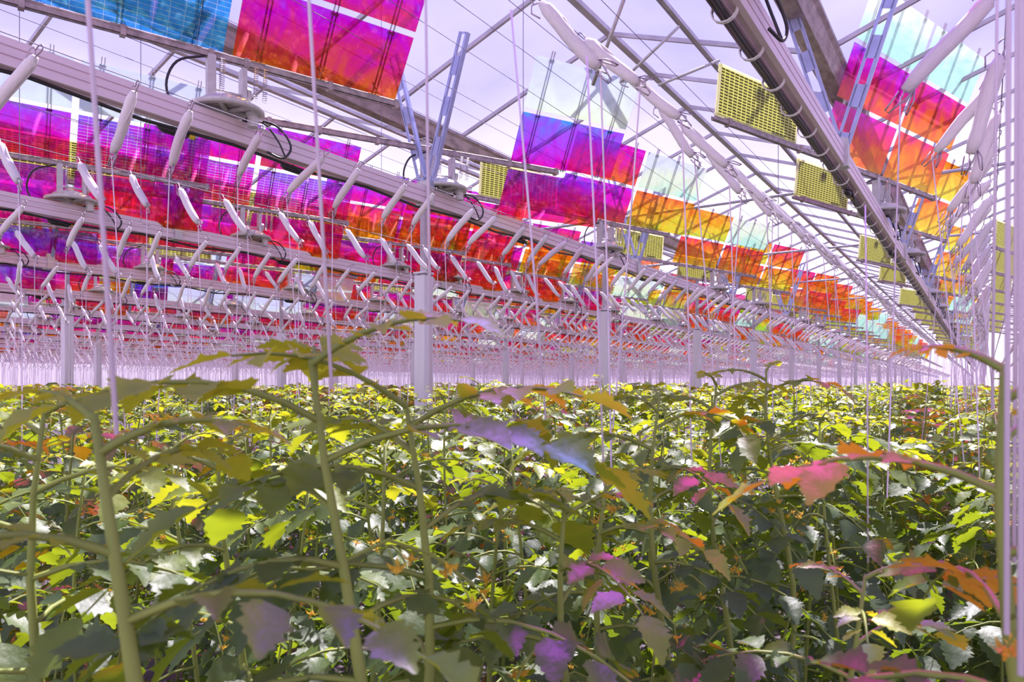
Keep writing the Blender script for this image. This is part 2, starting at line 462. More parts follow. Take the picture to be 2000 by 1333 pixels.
def tie(y, x0, x1):
    t = empty('tie_beam', (0, y, 0))
    m = MB(); m.tube([(x0, 0, GUT_Z - 0.18), (x1, 0, GUT_Z - 0.18)], 0.022, 8)
    m.build('chord', M['frame_grey'], t, True)
    return t
for n, y in enumerate(POST_Y[2:10]):
    t = tie(y, -33.0, 12.0)
    tag(t, 'pale steel tie beam crossing below the gutters, %s from the camera' % ORD[n], 'beam', 'tie beams crossing under the roof')
# bracing rods in the roof
rods = [((1218, 0, 4.9), (1160, 160, 5.4), 'steel rod slanting up beside the ridge above the mint panes'),
        ((1326, 52, 6.2), (1215, 158, 6.6), 'steel rod slanting down left from the roof vent'),
        ((1405, 118, 6.95), (1290, 165, 7.15), 'shorter steel rod slanting beside the near solar panel')]
for a, b, lab in rods:
    m = MB(); pa = unproj(*a); pb = unproj(*b); ex = (pb - pa) * 0.04
    m.tube([pa - ex * 0.2, pb + ex], 0.014, 6)
    tag(m.build('bracing_rod', M['cast'], None, True), lab, 'rod')

# thin screen wires running the length of the house
wm = MB(); wm.tube([(0, Y_BACK + 0.5, 0), (0, 70, 0)], 0.0028, 4)
wmesh = wm.mesh('screen_wire', M['wire'])
k = 0
for i in range(44):
    x = -1.4 - 0.36 * i + rnd.uniform(-0.08, 0.08)
    z = ZC + 2.42 + (0.06 if i % 3 else 0.0)
    o = bpy.data.objects.new('screen_wire', wmesh); COL.objects.link(o); o.location = (x, 0, z)
    tag(o, 'thin dark screen wire stretched below the glass roof, %s from the right' % ORD[i], 'wire', 'screen wires below the roof')

# ------------------------------------------------------------------ aluminium rails with cables
BZ = ZC + 1.667
BEAMX = [-0.89 - 3.2 * k for k in range(0, 17)]
def rail_profile():
    w, h = 0.045, 0.07
    return [(-w, -h), (-w*0.35, -h), (-w*0.35, -h+0.012), (w*0.35, -h+0.012), (w*0.35, -h), (w, -h), (w, -0.026), (w-0.008, -0.024), (w-0.008, -0.018), (w, -0.016),
            (w, 0.022), (w-0.008, 0.024), (w-0.008, 0.030), (w, 0.032), (w, h), (-w, h), (-w, 0.032), (-w+0.008, 0.030), (-w+0.008, 0.024), (-w, 0.022),
            (-w, -0.016), (-w+0.008, -0.018), (-w+0.008, -0.024), (-w, -0.026)]
rail_lab = ['aluminium rail overhead with the black cable tied along it', 'long aluminium rail crossing from the upper left corner', 'second aluminium rail down at the left edge',
            'third aluminium rail down at the left edge', 'fourth aluminium rail down at the left edge']
def rail_name(k):
    return ['the overhead rail', 'the upper left rail'][k] if k < 2 else ('the right-hand rail' if k > 16 else 'the %s rail down' % ORD[k])
cn = MB(); cn.tube([(0, -0.10, 0), (0, -0.06, -0.005), (0, 0.06, -0.008), (0, 0.10, 0)], [0.012, 0.026, 0.026, 0.012], 8); cn.tube([(0.02, -0.02, 0.01), (0.03, 0.07, -0.03)], 0.012, 6)
CONN = cn.mesh('cable_connector', M['black'], True)
cn = MB(); cn.tube([(0, 0.10, 0), (0, 0.125, 0.0), (0, 0.14, -0.01)], [0.016, 0.02, 0.012], 8); PLUG = cn.mesh('plug', M['yellow'], True)
rm = MB(); rm.extrude_y(rail_profile(), -2.0, 96.0)
rmesh = rm.mesh('rail', M['alu'])
# fastening splice plates
def cable_run(mb, x, z, y0, y1, r, sag=0.03, step=0.45, jit=0.008, n=6):
    pts = []; y = y0; i = 0
    while y < y1:
        s = 0 if i % 2 == 0 else -sag * rnd.uniform(0.3, 1)
        pts.append((x + rnd.uniform(-jit, jit), y, z + s)); y += step; i += 1
    mb.tube(pts, r, n)
for k, bx in enumerate(BEAMX + [0.96]):
    r = empty('aluminium_rail', (bx, 0, BZ))
    o = bpy.data.objects.new('rail', rmesh); COL.objects.link(o); o.parent = r
    if k < 5:
        for yc in ([2.45, 6.3, 9.4, 13.6, 17] if k == 0 else ([2.5, 3.4, 6.4, 9.6, 13] if k == 1 else [3.3, 5.9, 8.6, 12.2])):
            c_ = bpy.data.objects.new('cable_connector', CONN); COL.objects.link(c_); c_.parent = r; c_.location = (-0.03, yc, -0.105)
            g_ = bpy.data.objects.new('plug', PLUG); COL.objects.link(g_); g_.parent = c_; g_['label'] = 'yellow plug'
    cb = MB()
    if k == 0:
        for dx, dz in ((-0.052, -0.075), (-0.03, -0.085), (-0.065, -0.055), (-0.04, -0.06)):
            cable_run(cb, dx, dz, 1.0, 60, 0.014, 0.006, 0.45, 0.003)
        cb.build('cable_bundle', M['black'], r, True)
        tb = MB()
        tb.lathe([(0.062, -0.011), (0.062, 0.011), (0.056, 0.011), (0.056, -0.011), (0.062, -0.011)], 14)
        tb.v = [(vx * 0.95 - 0.035, vz, vy * 0.9 - 0.062) for vx, vy, vz in tb.v]
        tbm = tb.mesh('cable_tie', M['tie']); y = 2.2
        while y < 30:
            o = bpy.data.objects.new('cable_tie', tbm); COL.objects.link(o); o.parent = r; o.location = (0, y, 0)
            y += 0.42
    else:
        cable_run(cb, 0.0, -0.082, 0.5, 40 if k < 8 else 20, 0.011, 0.05 if k < 4 else 0.02, 0.6 if k < 4 else 1.2, 0.01, 5)
        cb.build('cable', M['black'], r, True)
    tag(r, 'aluminium rail at the right edge beyond the twines' if k == len(BEAMX) else (rail_lab[k] if k < 5 else 'distant aluminium rail low under the mirrors, the %s one down' % ORD[k]), 'rail', 'aluminium rails carrying the mirror racks')

# slotted V hangers between rail and roof
def hanger_leg(mb, x1, z1):
    a = Vector((0, 0, 0.02)); b = Vector((x1, 0, z1)); dv = b - a
    ln = dv.length
    R = Matrix.Rotation(math.atan2(dv.x, dv.z), 3, 'Y')
    def pl(t0, t1, off, w, th=0.004, yo=0.0):
        c = a + dv * ((t0 + t1) / 2) / ln + R @ Vector((off, yo, 0))
        mb.box(c, (w, th, t1 - t0), R)
    pl(0, ln, -0.036, 0.022); pl(0, ln, 0.036, 0.022)
    pl(0, ln, -0.047, 0.003, 0.04, 0.02); pl(0, ln, 0.047, 0.003, 0.04, 0.02)
    t = 0
    while t < ln:
        pl(t, min(ln, t + 0.16), 0, 0.072); t += 0.34
hz = MB(); hanger_leg(hz, 0.42, 1.33); hr = hz.mesh('hanger_leg', M['blue_steel'])
hz = MB(); hanger_leg(hz, -0.38, 1.33); hl = hz.mesh('hanger_leg', M['blue_steel'])
hc = MB(); hc.box((0, 0, 0.02), (0.14, 0.09, 0.2)); hc.box((0, 0, 0.12), (0.09, 0.06, 0.03)); hb = hc.mesh('clamp', M['cast'])
n_h = 0
for k, bx in enumerate(BEAMX[:8]):
    base = [5.64, 4.81, 4.45, 4.6, 4.6, 4.6, 4.6, 4.6][k]
    hcount = -1
    for j in range(-1, 8):
        y = base + 4.5 * j
        p = pix(bx, y, BZ)
        if p is None or p[0] < -60 or p[0] > 1930 or p[2] > 30: continue
        hcount += 1
        h = empty('rail_hanger', (bx, y, BZ))
        for me, nm in ((hr, 'hanger_leg'), (hl, 'hanger_leg'), (hb, 'clamp')):
            o = bpy.data.objects.new(nm, me); COL.objects.link(o); o.parent = h
        tag(h, 'blue grey slotted V hanger on %s, %s from the camera' % (rail_name(k), ORD[hcount]), 'hanger', 'slotted hangers above the rails')

# ------------------------------------------------------------------ mirror racks on turntables
ALPHA = radians(19.0)
BARZ = 0.45
def mirror_mesh():
    m = MB(); m.box((0, 0, 0.225), (1.18, 0.004, 0.45)); return m.mesh('mirror_pane', M['dich'])
MIRROR = mirror_mesh()
def pv_parts():
    m = MB(); w, h = 1.14, 0.41
    m.box((0, 0, 0), (w - 0.03, 0.008, h - 0.03)); a = m.mesh('cell_sheet', M['cells'])
    m = MB()
    m.box((0, 0, h/2 - 0.01), (w, 0.022, 0.022)); m.box((0, 0, -h/2 + 0.014), (w, 0.022, 0.030))
    m.box((-w/2 + 0.010, 0, 0), (0.02, 0.022, h)); m.box((w/2 - 0.007, 0, 0), (0.014, 0.022, h))
    b = m.mesh('panel_frame', M['pv_frame'])
    m = MB(); m.box((0, 0.018, 0.12), (0.10, 0.02, 0.07)); m.box((0.3, 0.014, -0.16), (0.2, 0.014, 0.03)); c = m.mesh('junction_box', M['black'])
    return a, b, c
PVA, PVB, PVC = pv_parts()
def turntable_mesh():
    m = MB(); K = 1.22
    m.lathe([(0.155, 0.09), (0.185, 0.09), (0.19, 0.10), (0.19, 0.115), (0.155, 0.12), (0.155, 0.09)], 28)
    for i in range(6):
        a = i * pi / 3
        m.box((0.09*cos(a), 0.09*sin(a), 0.105), (0.15, 0.02, 0.02), Matrix.Rotation(a, 3, 'Z'))
    m.lathe([(0.0, 0.20), (0.05, 0.20), (0.13, 0.16), (0.15, 0.125), (0.15, 0.12), (0.0, 0.12)], 24)
    m.v = [(a * K, b * K, c) for a, b, c in m.v]
    return m.mesh('turntable', M['cast'], False)
TT = turntable_mesh()
m = MB(); m.lathe([(0.0, 0.0), (0.035, 0.0), (0.035, 0.07), (0.045, 0.07), (0.045, 0.105), (0.0, 0.105)], 14, (0.02, -0.03, -0.02)); MOT = m.mesh('motor', M['cast'], False)
def yoke_mesh():
    m = MB()
    m.box((-0.10, 0, 0.30), (0.05, 0.06, 0.30)); m.box((0.10, 0, 0.28), (0.03, 0.09, 0.26))
    m.tube([(-0.1, 0, 0.24), (0.14, 0, 0.24)], 0.009, 6)
    m.lathe([(0.0, -0.012), (0.05, -0.012), (0.05, 0.012), (0.0, 0.012)], 14, (0, 0, 0))
    nn = 14 * 4
    for q in range(len(m.v) - nn, len(m.v)):
        vx, vy, vz = m.v[q]; m.v[q] = (vz + 0.13, vx, vy + 0.25)
    return m.mesh('yoke', M['cast'])
YK = yoke_mesh()
def spring_mesh():
    m = MB()
    pts = [(0.014*cos(i*pi/3), 0.014*sin(i*pi/3), i * 0.0021) for i in range(0, 100)]
    m.tube(pts, 0.0028, 4); return m.mesh('spring', M['steel'], True)
SP = spring_mesh()
m = MB()
for yy in (-0.015, 0.015): m.box((-0.75, yy, BARZ), (4.0, 0.004, 0.032))
m.box((-0.75, 0, BARZ - 0.014), (4.0, 0.034, 0.004)); m.tube([(-2.6, 0.0, BARZ + 0.03), (1.25, 0.0, BARZ + 0.03)], 0.008, 5)
for u in (-2.55, -1.5, -1.1, -0.6, -0.1, 0.12, 0.7, 1.22): m.box((u, 0, BARZ + 0.005), (0.03, 0.055, 0.06))
BAR = m.mesh('cross_bar', M['gutter'])
def smooth(pts, k=5):
    P_ = [Vector(p) for p in pts]; P_ = [P_[0] * 2 - P_[1]] + P_ + [P_[-1] * 2 - P_[-2]]; out = []
    for i in range(1, len(P_) - 2):
        a, b, c, d = P_[i-1:i+3]
        for q in range(k):
            t = q / k
            out.append(0.5 * ((2 * b) + (c - a) * t + (2*a - 5*b + 4*c - d) * t*t + (3*b - a - 3*c + d) * t*t*t))
    return out + [P_[-2]]
m = MB(); m.tube(smooth([(-0.14, 0.0, BARZ - 0.02), (-0.30, 0.02, 0.36), (-0.36, 0.03, 0.20), (-0.30, 0.02, 0.05), (-0.2, 0, -0.02), (-0.1, 0, -0.05)]), 0.008, 6)
m.tube(smooth([(0.12, 0.02, 0.10), (0.32, 0.03, 0.10), (0.42, 0.02, -0.02), (0.36, 0.0, -0.12), (0.25, 0, -0.10)]), 0.008, 6)
m.tube(smooth([(0.10, 0.03, 0.08), (0.24, 0.04, 0.10), (0.34, 0.04, 0.0), (0.38, 0.02, -0.10)]), 0.007, 6)
CB = m.mesh('cable_loop', M['black'], True)
def strut_mesh(n):
    m = MB(); L = 0.49 * n + 0.05
    for s in (-0.013, 0.013): m.box((s, 0, L/2), (0.006, 0.014, L))
    m.box((0, 0, 0.07), (0.10, 0.008, 0.008), Matrix.Rotation(0.8, 3, 'Y')); m.box((0.0, 0, 0.02), (0.09, 0.01, 0.012))
    for t in range(n): m.box((0, 0, 0.46 + 0.49 * t), (0.05, 0.016, 0.02))
    return m.mesh('strut', M['steel'])
STR = {n: strut_mesh(n) for n in (1, 2, 3)}

def rack(k, y, cols_l, cols_r, tilt, alpha=None, pv=True, detail=2, label=None, low=None, pvang=0.1, lift=0.0, pvu=-2.02, ush=0.0):
    """cols_l / cols_r: one coating code per tier; None leaves that tier out"""
    bx = (BEAMX + [0.96])[k]
    al = ALPHA if alpha is None else alpha
    # local x runs along the bar, local y away from the aisle side, so rotate local x on to the bar direction
    t = empty('mirror_rack', (bx, y, BZ + 0.07), pi / 2 - al)
    def put(nm, me, loc=(0,0,0), rot=(0,0,0), par=None):
        o = bpy.data.objects.new(nm, me); COL.objects.link(o); o.parent = par or t
        o.location = loc; o.rotation_euler = rot
        return o
    z0 = BARZ - 0.07 + 0.02
    off = (0, 0, -0.07)
    put('cross_bar', BAR, off)
    put('turntable', TT, (0, 0, -0.06))
    if detail > 0:
        put('yoke', YK, (0, 0, -0.07)); put('motor', MOT, (0.12, -0.05, -0.03))
        put('cable_loop', CB, (0, -0.02, -0.07))
    if detail > 1:
        for dx in (-0.05, 0.16, 0.22): put('spring', SP, (dx, -0.06, 0.14), (0.15, 0.0, 0))
    if pv:
        p = put('solar_panel', PVB, (pvu, 0, z0 + 0.21), (pvang, 0, 0)); put('cell_sheet', PVA, par=p)
        if detail > 1: put('junction_box', PVC, par=p)
    ntier = max(len(cols_l), len(cols_r))
    rx = (tilt, 0, 0)          # top leans towards local -y (towards the camera side)
    for side, cols in ((-1, cols_l), (1, cols_r)):
        uc = 0.62 * side + ush
        got = 0
        for i, c in enumerate(cols):
            if c is None: continue
            got = i + 1
            s0 = 0.02 + 0.49 * i + lift
            o = put('mirror_pane', MIRROR, (uc, -sin(tilt) * s0, z0 + cos(tilt) * s0), rx)
            if isinstance(c, tuple): o.color = (c[0], c[1], c[2], 1)
            else: o.color = (c, 0, 0, 1)
            if isinstance(c, tuple) and c[1] > 0.5: o['label'] = 'pale mint clear pane'
        if low and low[(side + 1) // 2] is not None:
            c = low[(side + 1) // 2]
            o = put('mirror_pane', MIRROR, (uc, sin(tilt) * 0.49 + 0.02, z0 - 0.03 - cos(tilt) * 0.47), rx)
            o.color = (*c, 1) if isinstance(c, tuple) else (c, 0, 0, 1)
        if got and detail > 0:
            for du in (-0.42, 0.0, 0.42) if detail > 1 else (-0.3, 0.3): put('strut', STR[got], (uc + du, -sin(tilt) * 0.0 + 0.012, z0), rx)
    ordn = label
    tag(t, ordn, 'mirror rack', 'tilting mirror racks along the rails')
    return t
P = (0.5, 1.0, 0.0)
# the racks one can tell apart, nearest first
rack(1, 2.85, [(0.98, 0, 1), (0.75, 0, 0)], [0.38, 0.52], radians(38), label='large mirror rack at the top left, blue pane with painted grid reflection beside a pink and orange one')
rk = [
 (1, 5.04, [None, None], [0.66, P], 30, 27, 'mirror rack with a mint pane above violet ones over the middle of the long rail', -1.9, 0.68),
 (1, 8.37, [0.62, 0.56], [0.28, P], 25, 19, 'mirror rack behind the violet one, solar panel half covered by a red pane', -1.4, 0.35),
 (1, 12.9, [0.45, 0.3], [0.5, P], 25, 19, 'fourth mirror rack on the upper left rail', -2.02, 0),
 (1, 15.7, [0.5, 0.35], [0.4, 0.6], 25, 19, 'fifth mirror rack on the upper left rail', -2.02, 0),
 (0, 8.16, [0.72, 0.8, P], [0.66, 0.75, P], 21, 19, 'tall mirror rack at the upper right, red and orange panes under an iridescent one', -2.12, 0),
 (0, 10.97, [None, None], [0.58, 0.52], 21, 19, 'mirror rack with one big orange pane, second on the overhead rail', -2.12, 0),
 (0, 15.7, [None], [0.56, 0.50], 21, 19, 'mirror rack with orange panes, third on the overhead rail', -2.1, 0),
 (0, 18.5, [None], [0.54, 0.50], 21, 19, 'mirror rack with orange panes, fourth on the overhead rail', -2.1, 0),
 (2, 3.4, [0.42, P], [(0.46, 0, 1), P], 28, 19, 'mirror rack with violet panes with painted grid reflection under the long rail at the left', -2.02, 0),
 (2, 5.4, [(0.44, 0, 1), 0.5], [(0.52, 0, 1), 0.44], 28, 19, 'mirror rack with bright violet and magenta panes under the long rail', -2.02, 0),
 (2, 7.9, [0.3, 0.6], [0.30, 0.5], 28, 19, 'mirror rack on the second rail down, violet pane beside a bright orange one', -2.02, 0),
 (2, 9.2, [0.5, 0.62], [0.42, 0.4], 28, 19, 'mirror rack on the second rail down with red and orange panes', -2.02, 0),
 (2, 11.2, [0.55, 0.5], [0.22, 0.5], 28, 19, 'mirror rack on the second rail down with a bright yellow pane', -2.02, 0),
 (2, 0.9, [0.5, P], [0.55, P], 28, 19, 'mirror rack at the left edge with a small blue violet pane', -2.02, 0),
]
for k, y, cl, cr, ti, al, lab, pu, us in rk:
    rack(k, y, cl, cr, radians(ti), radians(al), y != 5.04, 2, lab, low=((0.45, 0.4) if y < 6 else (0.5, 0.45)) if k == 2 else ((None, 0.56) if y == 5.04 else None), pvu=pu, ush=us)
# two unseen racks added on the overhead rail to tint light on the front plants
for y, c1, c2 in ((3.0, [0.66, 0.60, 0.64], [0.62, 0.68, 0.58]), (0.8, [0.71, 0.75, 0.69], [0.73, 0.69, 0.72])):
    rack(0, y, c1, c2, radians(54), radians(19 if y > 1 else -12), y > 1, 1, 'unseen mirror rack added on the overhead rail to tint the front plants, %s' % ('over the middle' if y > 1 else 'over the left stems'))
n_r = 16
rr = random.Random(5)
ordw = ORD
for k in range(0, 14):
    ys = []
    if k == 0: st = 23.3
    elif k == 1: st = 20.3
    elif k == 2: st = 13.1
    else: st = -1.5 + 0.9 * k
    y = st; i = 0
    while y < 62:
        p = pix(BEAMX[k], y, BZ)
        if p and -180 < p[0] < 1935 and n_r < 290:
            det = 1 if p[2] < 22 else 0
            def cc():
                q = rr.random()
                if k < 3 and p[0] > 1300: base = rr.choice([0.3, 0.45, 0.55, 0.6, 0.66])
                else: base = rr.choice([0.15, 0.3, 0.38, 0.42, 0.46, 0.5, 0.54, 0.6] if p[0] < 900 else [0.2, 0.35, 0.45, 0.52, 0.56, 0.6, 0.66, 0.7])
                if q < 0.20: return P
                if q < 0.32: return (base, 0, 1)
                return base
            rack(k, y, [cc(), cc()], [cc(), cc()], radians(rr.uniform(20, 32)), radians(19 + rr.uniform(-2, 3)), True, det, low=(cc() if rr.random() < 0.75 else None, cc() if rr.random() < 0.75 else None) if k > 1 else None, label=
                 'small mirror rack on %s, %s of the small ones there' % (rail_name(k), ordw[i]))
            n_r += 1; i += 1
        y += (2.1 if i % 2 else 2.7)
for i, y in enumerate([12.6, 15.4, 18.2, 21.0, 23.8, 26.6, 29.4, 32.2]):
    rack(17, y + 3.0, [None], [None], radians(25), None, True, 0, 'solar panel rack at the right edge, %s from the camera' % ordw[i])

# ------------------------------------------------------------------ crop wires, bobbins and hanging twines
WZ = ZC + 1.3
WIRES = [(-0.06, -1), (1.25, 1), (3.0, -1), (4.3, 1), (5.6, -1), (6.6, 1), (8.1, -1)]
L_ = 9.4; s_ = 1
while L_ < 50:
    WIRES.append((L_, s_)); L_ += 1.35; s_ = -s_
wm = MB(); wm.tube([(0, Y_BACK + 1, 0), (0, 90, 0)], 0.0022, 4)
cw = wm.mesh('crop_wire', M['wire'])
for i, (L, s) in enumerate(WIRES):
    o = bpy.data.objects.new('crop_wire', cw); COL.objects.link(o); o.location = (-L, 0, WZ)
    tag(o, 'thin crop wire the twine bobbins hang from, %s from the right' % ORD[i], 'wire', 'crop wires')

def bobbin_body(seed):
    r_ = random.Random(seed)
    m = MB()
    n = 9; pts = []; rs = []
    for i in range(n):
        t = i / (n - 1)
        pts.append((0.003 * sin(t * 6 + seed), 0.003 * cos(t * 5 + seed), -0.05 - 0.30 * t))
        rs.append(0.0215 * (0.88 + 0.18 * sin(pi * (0.1 + 0.8 * t))) * r_.uniform(0.93, 1.06))
    rs[0] *= 0.6; rs[-1] *= 0.75
    m.tube(pts, rs, 9)
    m.tube([(0.0, 0.0, -0.05), (0.02, 0.006, -0.07), (0.022, 0.0, -0.15), (0.014, 0, -0.24)], 0.004, 4)
    m.tube([(0.012, 0.01, -0.34), (0.02, 0.01, -0.37), (0.008, 0.012, -0.385), (-0.004, 0.01, -0.35)], 0.003, 4)
    return m.mesh('twine_winding', M['twine'], True)
BODY = [bobbin_body(i) for i in range(4)]
def hook_mesh():
    m = MB()
    m.tube([(-0.016, 0, -0.035), (-0.016, 0, -0.012), (-0.006, 0, 0.004), (0.006, 0, 0.003), (0.010, 0, -0.012), (0.006, 0, -0.04), (0.012, 0, -0.18), (0.016, 0, -0.36),
            (0.006, 0, -0.42), (-0.006, 0, -0.42), (-0.014, 0, -0.36)], 0.0026, 5)
    m.tube([(-0.03, 0, -0.085), (-0.04, 0, -0.05), (-0.024, 0, -0.03), (0.0, 0, -0.045)], 0.0026, 5)
    m.tube([(0.016, 0, -0.34), (0.040, 0, -0.395), (0.048, 0, -0.40), (0.036, 0, -0.36), (0.01, 0, -0.33)], 0.0024, 5)
    return m.mesh('wire_hook', M['hook'], True)
HOOK = hook_mesh()
def twine_mesh(dx, n=3):
    m = MB(); L = WZ - 0.3 - (ZC - 0.35)
    m.tube([(0, 0, 0), (dx * 0.5, 0.01, -L * 0.5), (dx, 0, -L)], 0.0033, n, cap=False); return m.mesh('hanging_twine', M['string'], True)
TWINE = [twine_mesh(d) for d in (-0.12, -0.04, 0.04, 0.12)]

cand = []
br = random.Random(21)
for wi, (L, s) in enumerate(WIRES):
    y = 0.25 if wi else 1.2; idx = 0
    while y < 88:
        yy = y + br.uniform(-0.07, 0.07)
        p = pix(-L, yy, WZ)
        lean = br.uniform(0.52, 0.80) if s > 0 else -br.uniform(0.72, 1.0)
        if wi == 0: lean = -br.uniform(0.25, 0.75)
        yaw = br.uniform(-0.25, 0.25)
        if p and -60 < p[0] < 2060 and p[1] > -120:
            cand.append((p[2], wi, yy, lean, yaw, idx, p)); idx += 1
        y += 0.345 if wi != 0 else 0.40
        if y > 30: y += 0.1
cand.sort(key=lambda c: c[0])
side_word = {0: 'the wire at the right edge', 1: 'the wire left of the overhead rail', 2: 'the wire before the upper left rail', 3: 'the wire under the upper left rail', 4: 'the wire before the second rail',
             5: 'the wire under the second rail', 6: 'the wire before the third rail'}
nums = ORD
SB = MB(); ST_ = MB()
for n, (d, wi, yy, lean, yaw, idx, p) in enumerate(cand):
    L = WIRES[wi][0]
    bx = -L + sin(lean) * 0.40; bz = WZ - cos(lean) * 0.40
    if n < 300:
        t = empty('twine_bobbin', (-L, yy, WZ))
        sc_ = br.uniform(0.92, 1.08) * (1.12 if wi == 0 else 1.0)
        R = (0, -lean, yaw)
        for nm, me in (('twine_winding', BODY[n % 4]), ('wire_hook', HOOK)):
            o = bpy.data.objects.new(nm, me); COL.objects.link(o); o.parent = t; o.rotation_euler = R; o.scale = (sc_, sc_, sc_)
        o = bpy.data.objects.new('hanging_twine', TWINE[br.randrange(4)]); COL.objects.link(o); o.parent = t
        o.location = (sin(lean) * 0.37 * sc_ * cos(yaw), sin(lean) * 0.37 * sc_ * sin(yaw), -cos(lean) * 0.37 * sc_)
        w = side_word.get(wi, 'the %s crop wire from the right' % ORD[wi])
        lab = 'twine bobbin on %s, %s along' % (w, nums[idx])
        tag(t, lab, 'bobbin', 'twine bobbins on %s' % w)
    else:
        a = Vector((-L, yy, WZ - 0.03)); b = Vector((bx, yy + 0.3 * sin(yaw) * 0.3, bz))
        SB.tube([a, a.lerp(b, 0.2), a.lerp(b, 0.85), b], [0.010, 0.021, 0.020, 0.013], 4, cap=False)
        q = 0.003 if d < 25 else 0.0042
        ST_.tube([b, (bx + br.uniform(-0.12, 0.12), yy, ZC - 0.25)], q, 3, cap=False)
o = SB.build('twine_bobbin_mass', M['twine']); tag(o, 'countless tiny white twine bobbins receding over the far crop', 'bobbins', 'far bobbins', 'stuff')
o = ST_.build('twine_mass', M['string']); tag(o, 'fine white twines hanging into the far crop', 'twine', 'far twines', 'stuff')

# thin vertical suspension wires
for x, y0, d, lab in ((38, 60, 5.2, 'thin dark wire hanging at the left edge'), (275, 90, 5.6, 'thin dark wire hanging beside the slotted hanger at the left'), (429, 110, 6.0, 'thin dark wire hanging under the blue pane with painted grid reflection'),
                   (745, 150, 6.0, 'thin dark wire hanging in front of the orange pane'), (1022, -10, 5.0, 'thin dark wire hanging left of the mint panes'), (1520, 150, 6.4, 'thin wire hanging past the near solar panel')):
    a = unproj(x, y0, d); m = MB(); q = abs(((a.x - GX0) % SPAN) - SPAN / 2) / (SPAN / 2); m.tube([(0, 0, RIDGE_Z + (GUT_Z - RIDGE_Z) * q - a.z - 0.01), (0, 0, -(a.z - WZ))], 0.0028, 4)
    o = m.build('suspension_wire', M['wire']); o.location = a; tag(o, lab, 'wire')

# ------------------------------------------------------------------ tomato plants
def frame_from(d, up=Vector((0, 0, 1))):
    d = d.normalized(); s = d.cross(up)
    if s.length < 1e-4: s = Vector((1, 0, 0))
    s.normalize(); n = s.cross(d)
    return d, s, n

def leaflet(mb, o, d, ln, wd, rg, tone, lod, roll=0.0):
    d, s, n = frame_from(d)
    if roll:
        s, n = s * cos(roll) + n * sin(roll), n * cos(roll) - s * sin(roll)
    fold = rg.uniform(0.10, 0.45); droop = rg.uniform(0.05, 0.5); tw = rg.uniform(-0.35, 0.35)
    ns = 7 if lod == 0 else (3 if lod == 1 else 2)
    vs = []; mid = []
    for i in range(ns + 1):
        t = i / ns
        p = o + d * (ln * (t - 0.12 * droop * t * t)) - n * (ln * droop * 0.55 * t * t)
        mid.append(p)
    o0 = len(mb.v)
    for i in range(ns + 1):
        mb.v.append(tuple(mid[i]))
    fs = []
    def width(t):
        return wd * 0.5 * (sin(pi * min(1, t ** 0.72)) * 1.05 + 0.02)
    for side in (-1, 1):
        e0 = len(mb.v)
        cnt = 0
        for i in range(ns):
            for q, tooth in ((0.18, 0.86), (0.62, 1.14)) if lod == 0 else (((0.35, 1.15),)):
                t = (i + q) / ns
                w = width(t) * tooth * rg.uniform(0.88, 1.1)
                tt = t + (0.035 if tooth > 1 else 0)
                p = o + d * (ln * (tt - 0.12 * droop * tt * tt)) - n * (ln * droop * 0.55 * tt * tt)
                a = fold + tw * side * t
                wave = 0.10 * w * sin(t * 17 + side)
                p = p + s * (side * w * cos(a)) + n * (w * sin(a) + wave)
                mb.v.append(tuple(p)); cnt += 1
        per = 2 if lod == 0 else 1
        for i in range(ns):
            idx = [o0 + i]
            idx += [e0 + i * per + q for q in range(per)]
            if i < ns - 1: idx += [e0 + (i + 1) * per]
            idx += [o0 + i + 1]
            if side < 0: idx = idx[::-1]
            fs.append(tuple(idx))
    mb.f.extend(fs); mb.m.extend([0] * len(fs))
    while len(mb.tone) < len(mb.v): mb.tone.append(tone + rg.uniform(-0.04, 0.04))

def leaf(mb, o, az, ln, rise, droop, rg, tone, lod, lsc=1.0, dense=False):
    """one compound leaf: arching rachis with paired leaflets"""
    h = Vector((cos(az), sin(az), 0)); pts = []
    n = 6
    for i in range(n + 1):
        t = i / n
        pts.append(o + h * (ln * t) + Vector((0, 0, ln * (rise * t - droop * t * t))))
    if lod < 2:
        k0 = len(mb.v)
        mb.tube(pts, [0.0042 * (1 - 0.7 * i / n) for i in range(n + 1)], 4 if lod == 0 else 3, 1, cap=False)
        while len(mb.tone) < len(mb.v): mb.tone.append(tone)
    def at(t):
        f = t * n; i = min(n - 1, int(f)); return pts[i].lerp(pts[i + 1], f - i), (pts[i + 1] - pts[i]).normalized()
    prs = (0.30, 0.47, 0.64, 0.82) if dense else ((0.34, 0.58, 0.80) if lod < 2 else (0.45, 0.8))
    for t in prs:
        p, dr = at(t)
        for sd in (-1, 1):
            a = az + sd * rg.uniform(0.85, 1.25)
            dd = Vector((cos(a), sin(a), dr.z * 0.6 + rg.uniform(-0.35, 0.15)))
            l2 = ln * rg.uniform(0.27, 0.40) * (1.15 - abs(t - 0.58)) * lsc
            st = p + dd.normalized() * (l2 * 0.16)
            leaflet(mb, st, dd, l2, l2 * rg.uniform(0.52, 0.72), rg, tone, lod, rg.uniform(-0.5, 0.5))
            if lod == 0 and rg.random() < 0.5:
                p2, _ = at(max(0.2, t - 0.1)); l3 = l2 * 0.4
                leaflet(mb, p2, dd, l3, l3 * 0.7, rg, tone, 1, rg.uniform(-0.6, 0.6))
    p, dr = at(1.0)
    l2 = ln * rg.uniform(0.36, 0.46) * lsc
    leaflet(mb, p, dr + Vector((0, 0, -0.1)), l2, l2 * 0.66, rg, tone, lod, rg.uniform(-0.4, 0.4))

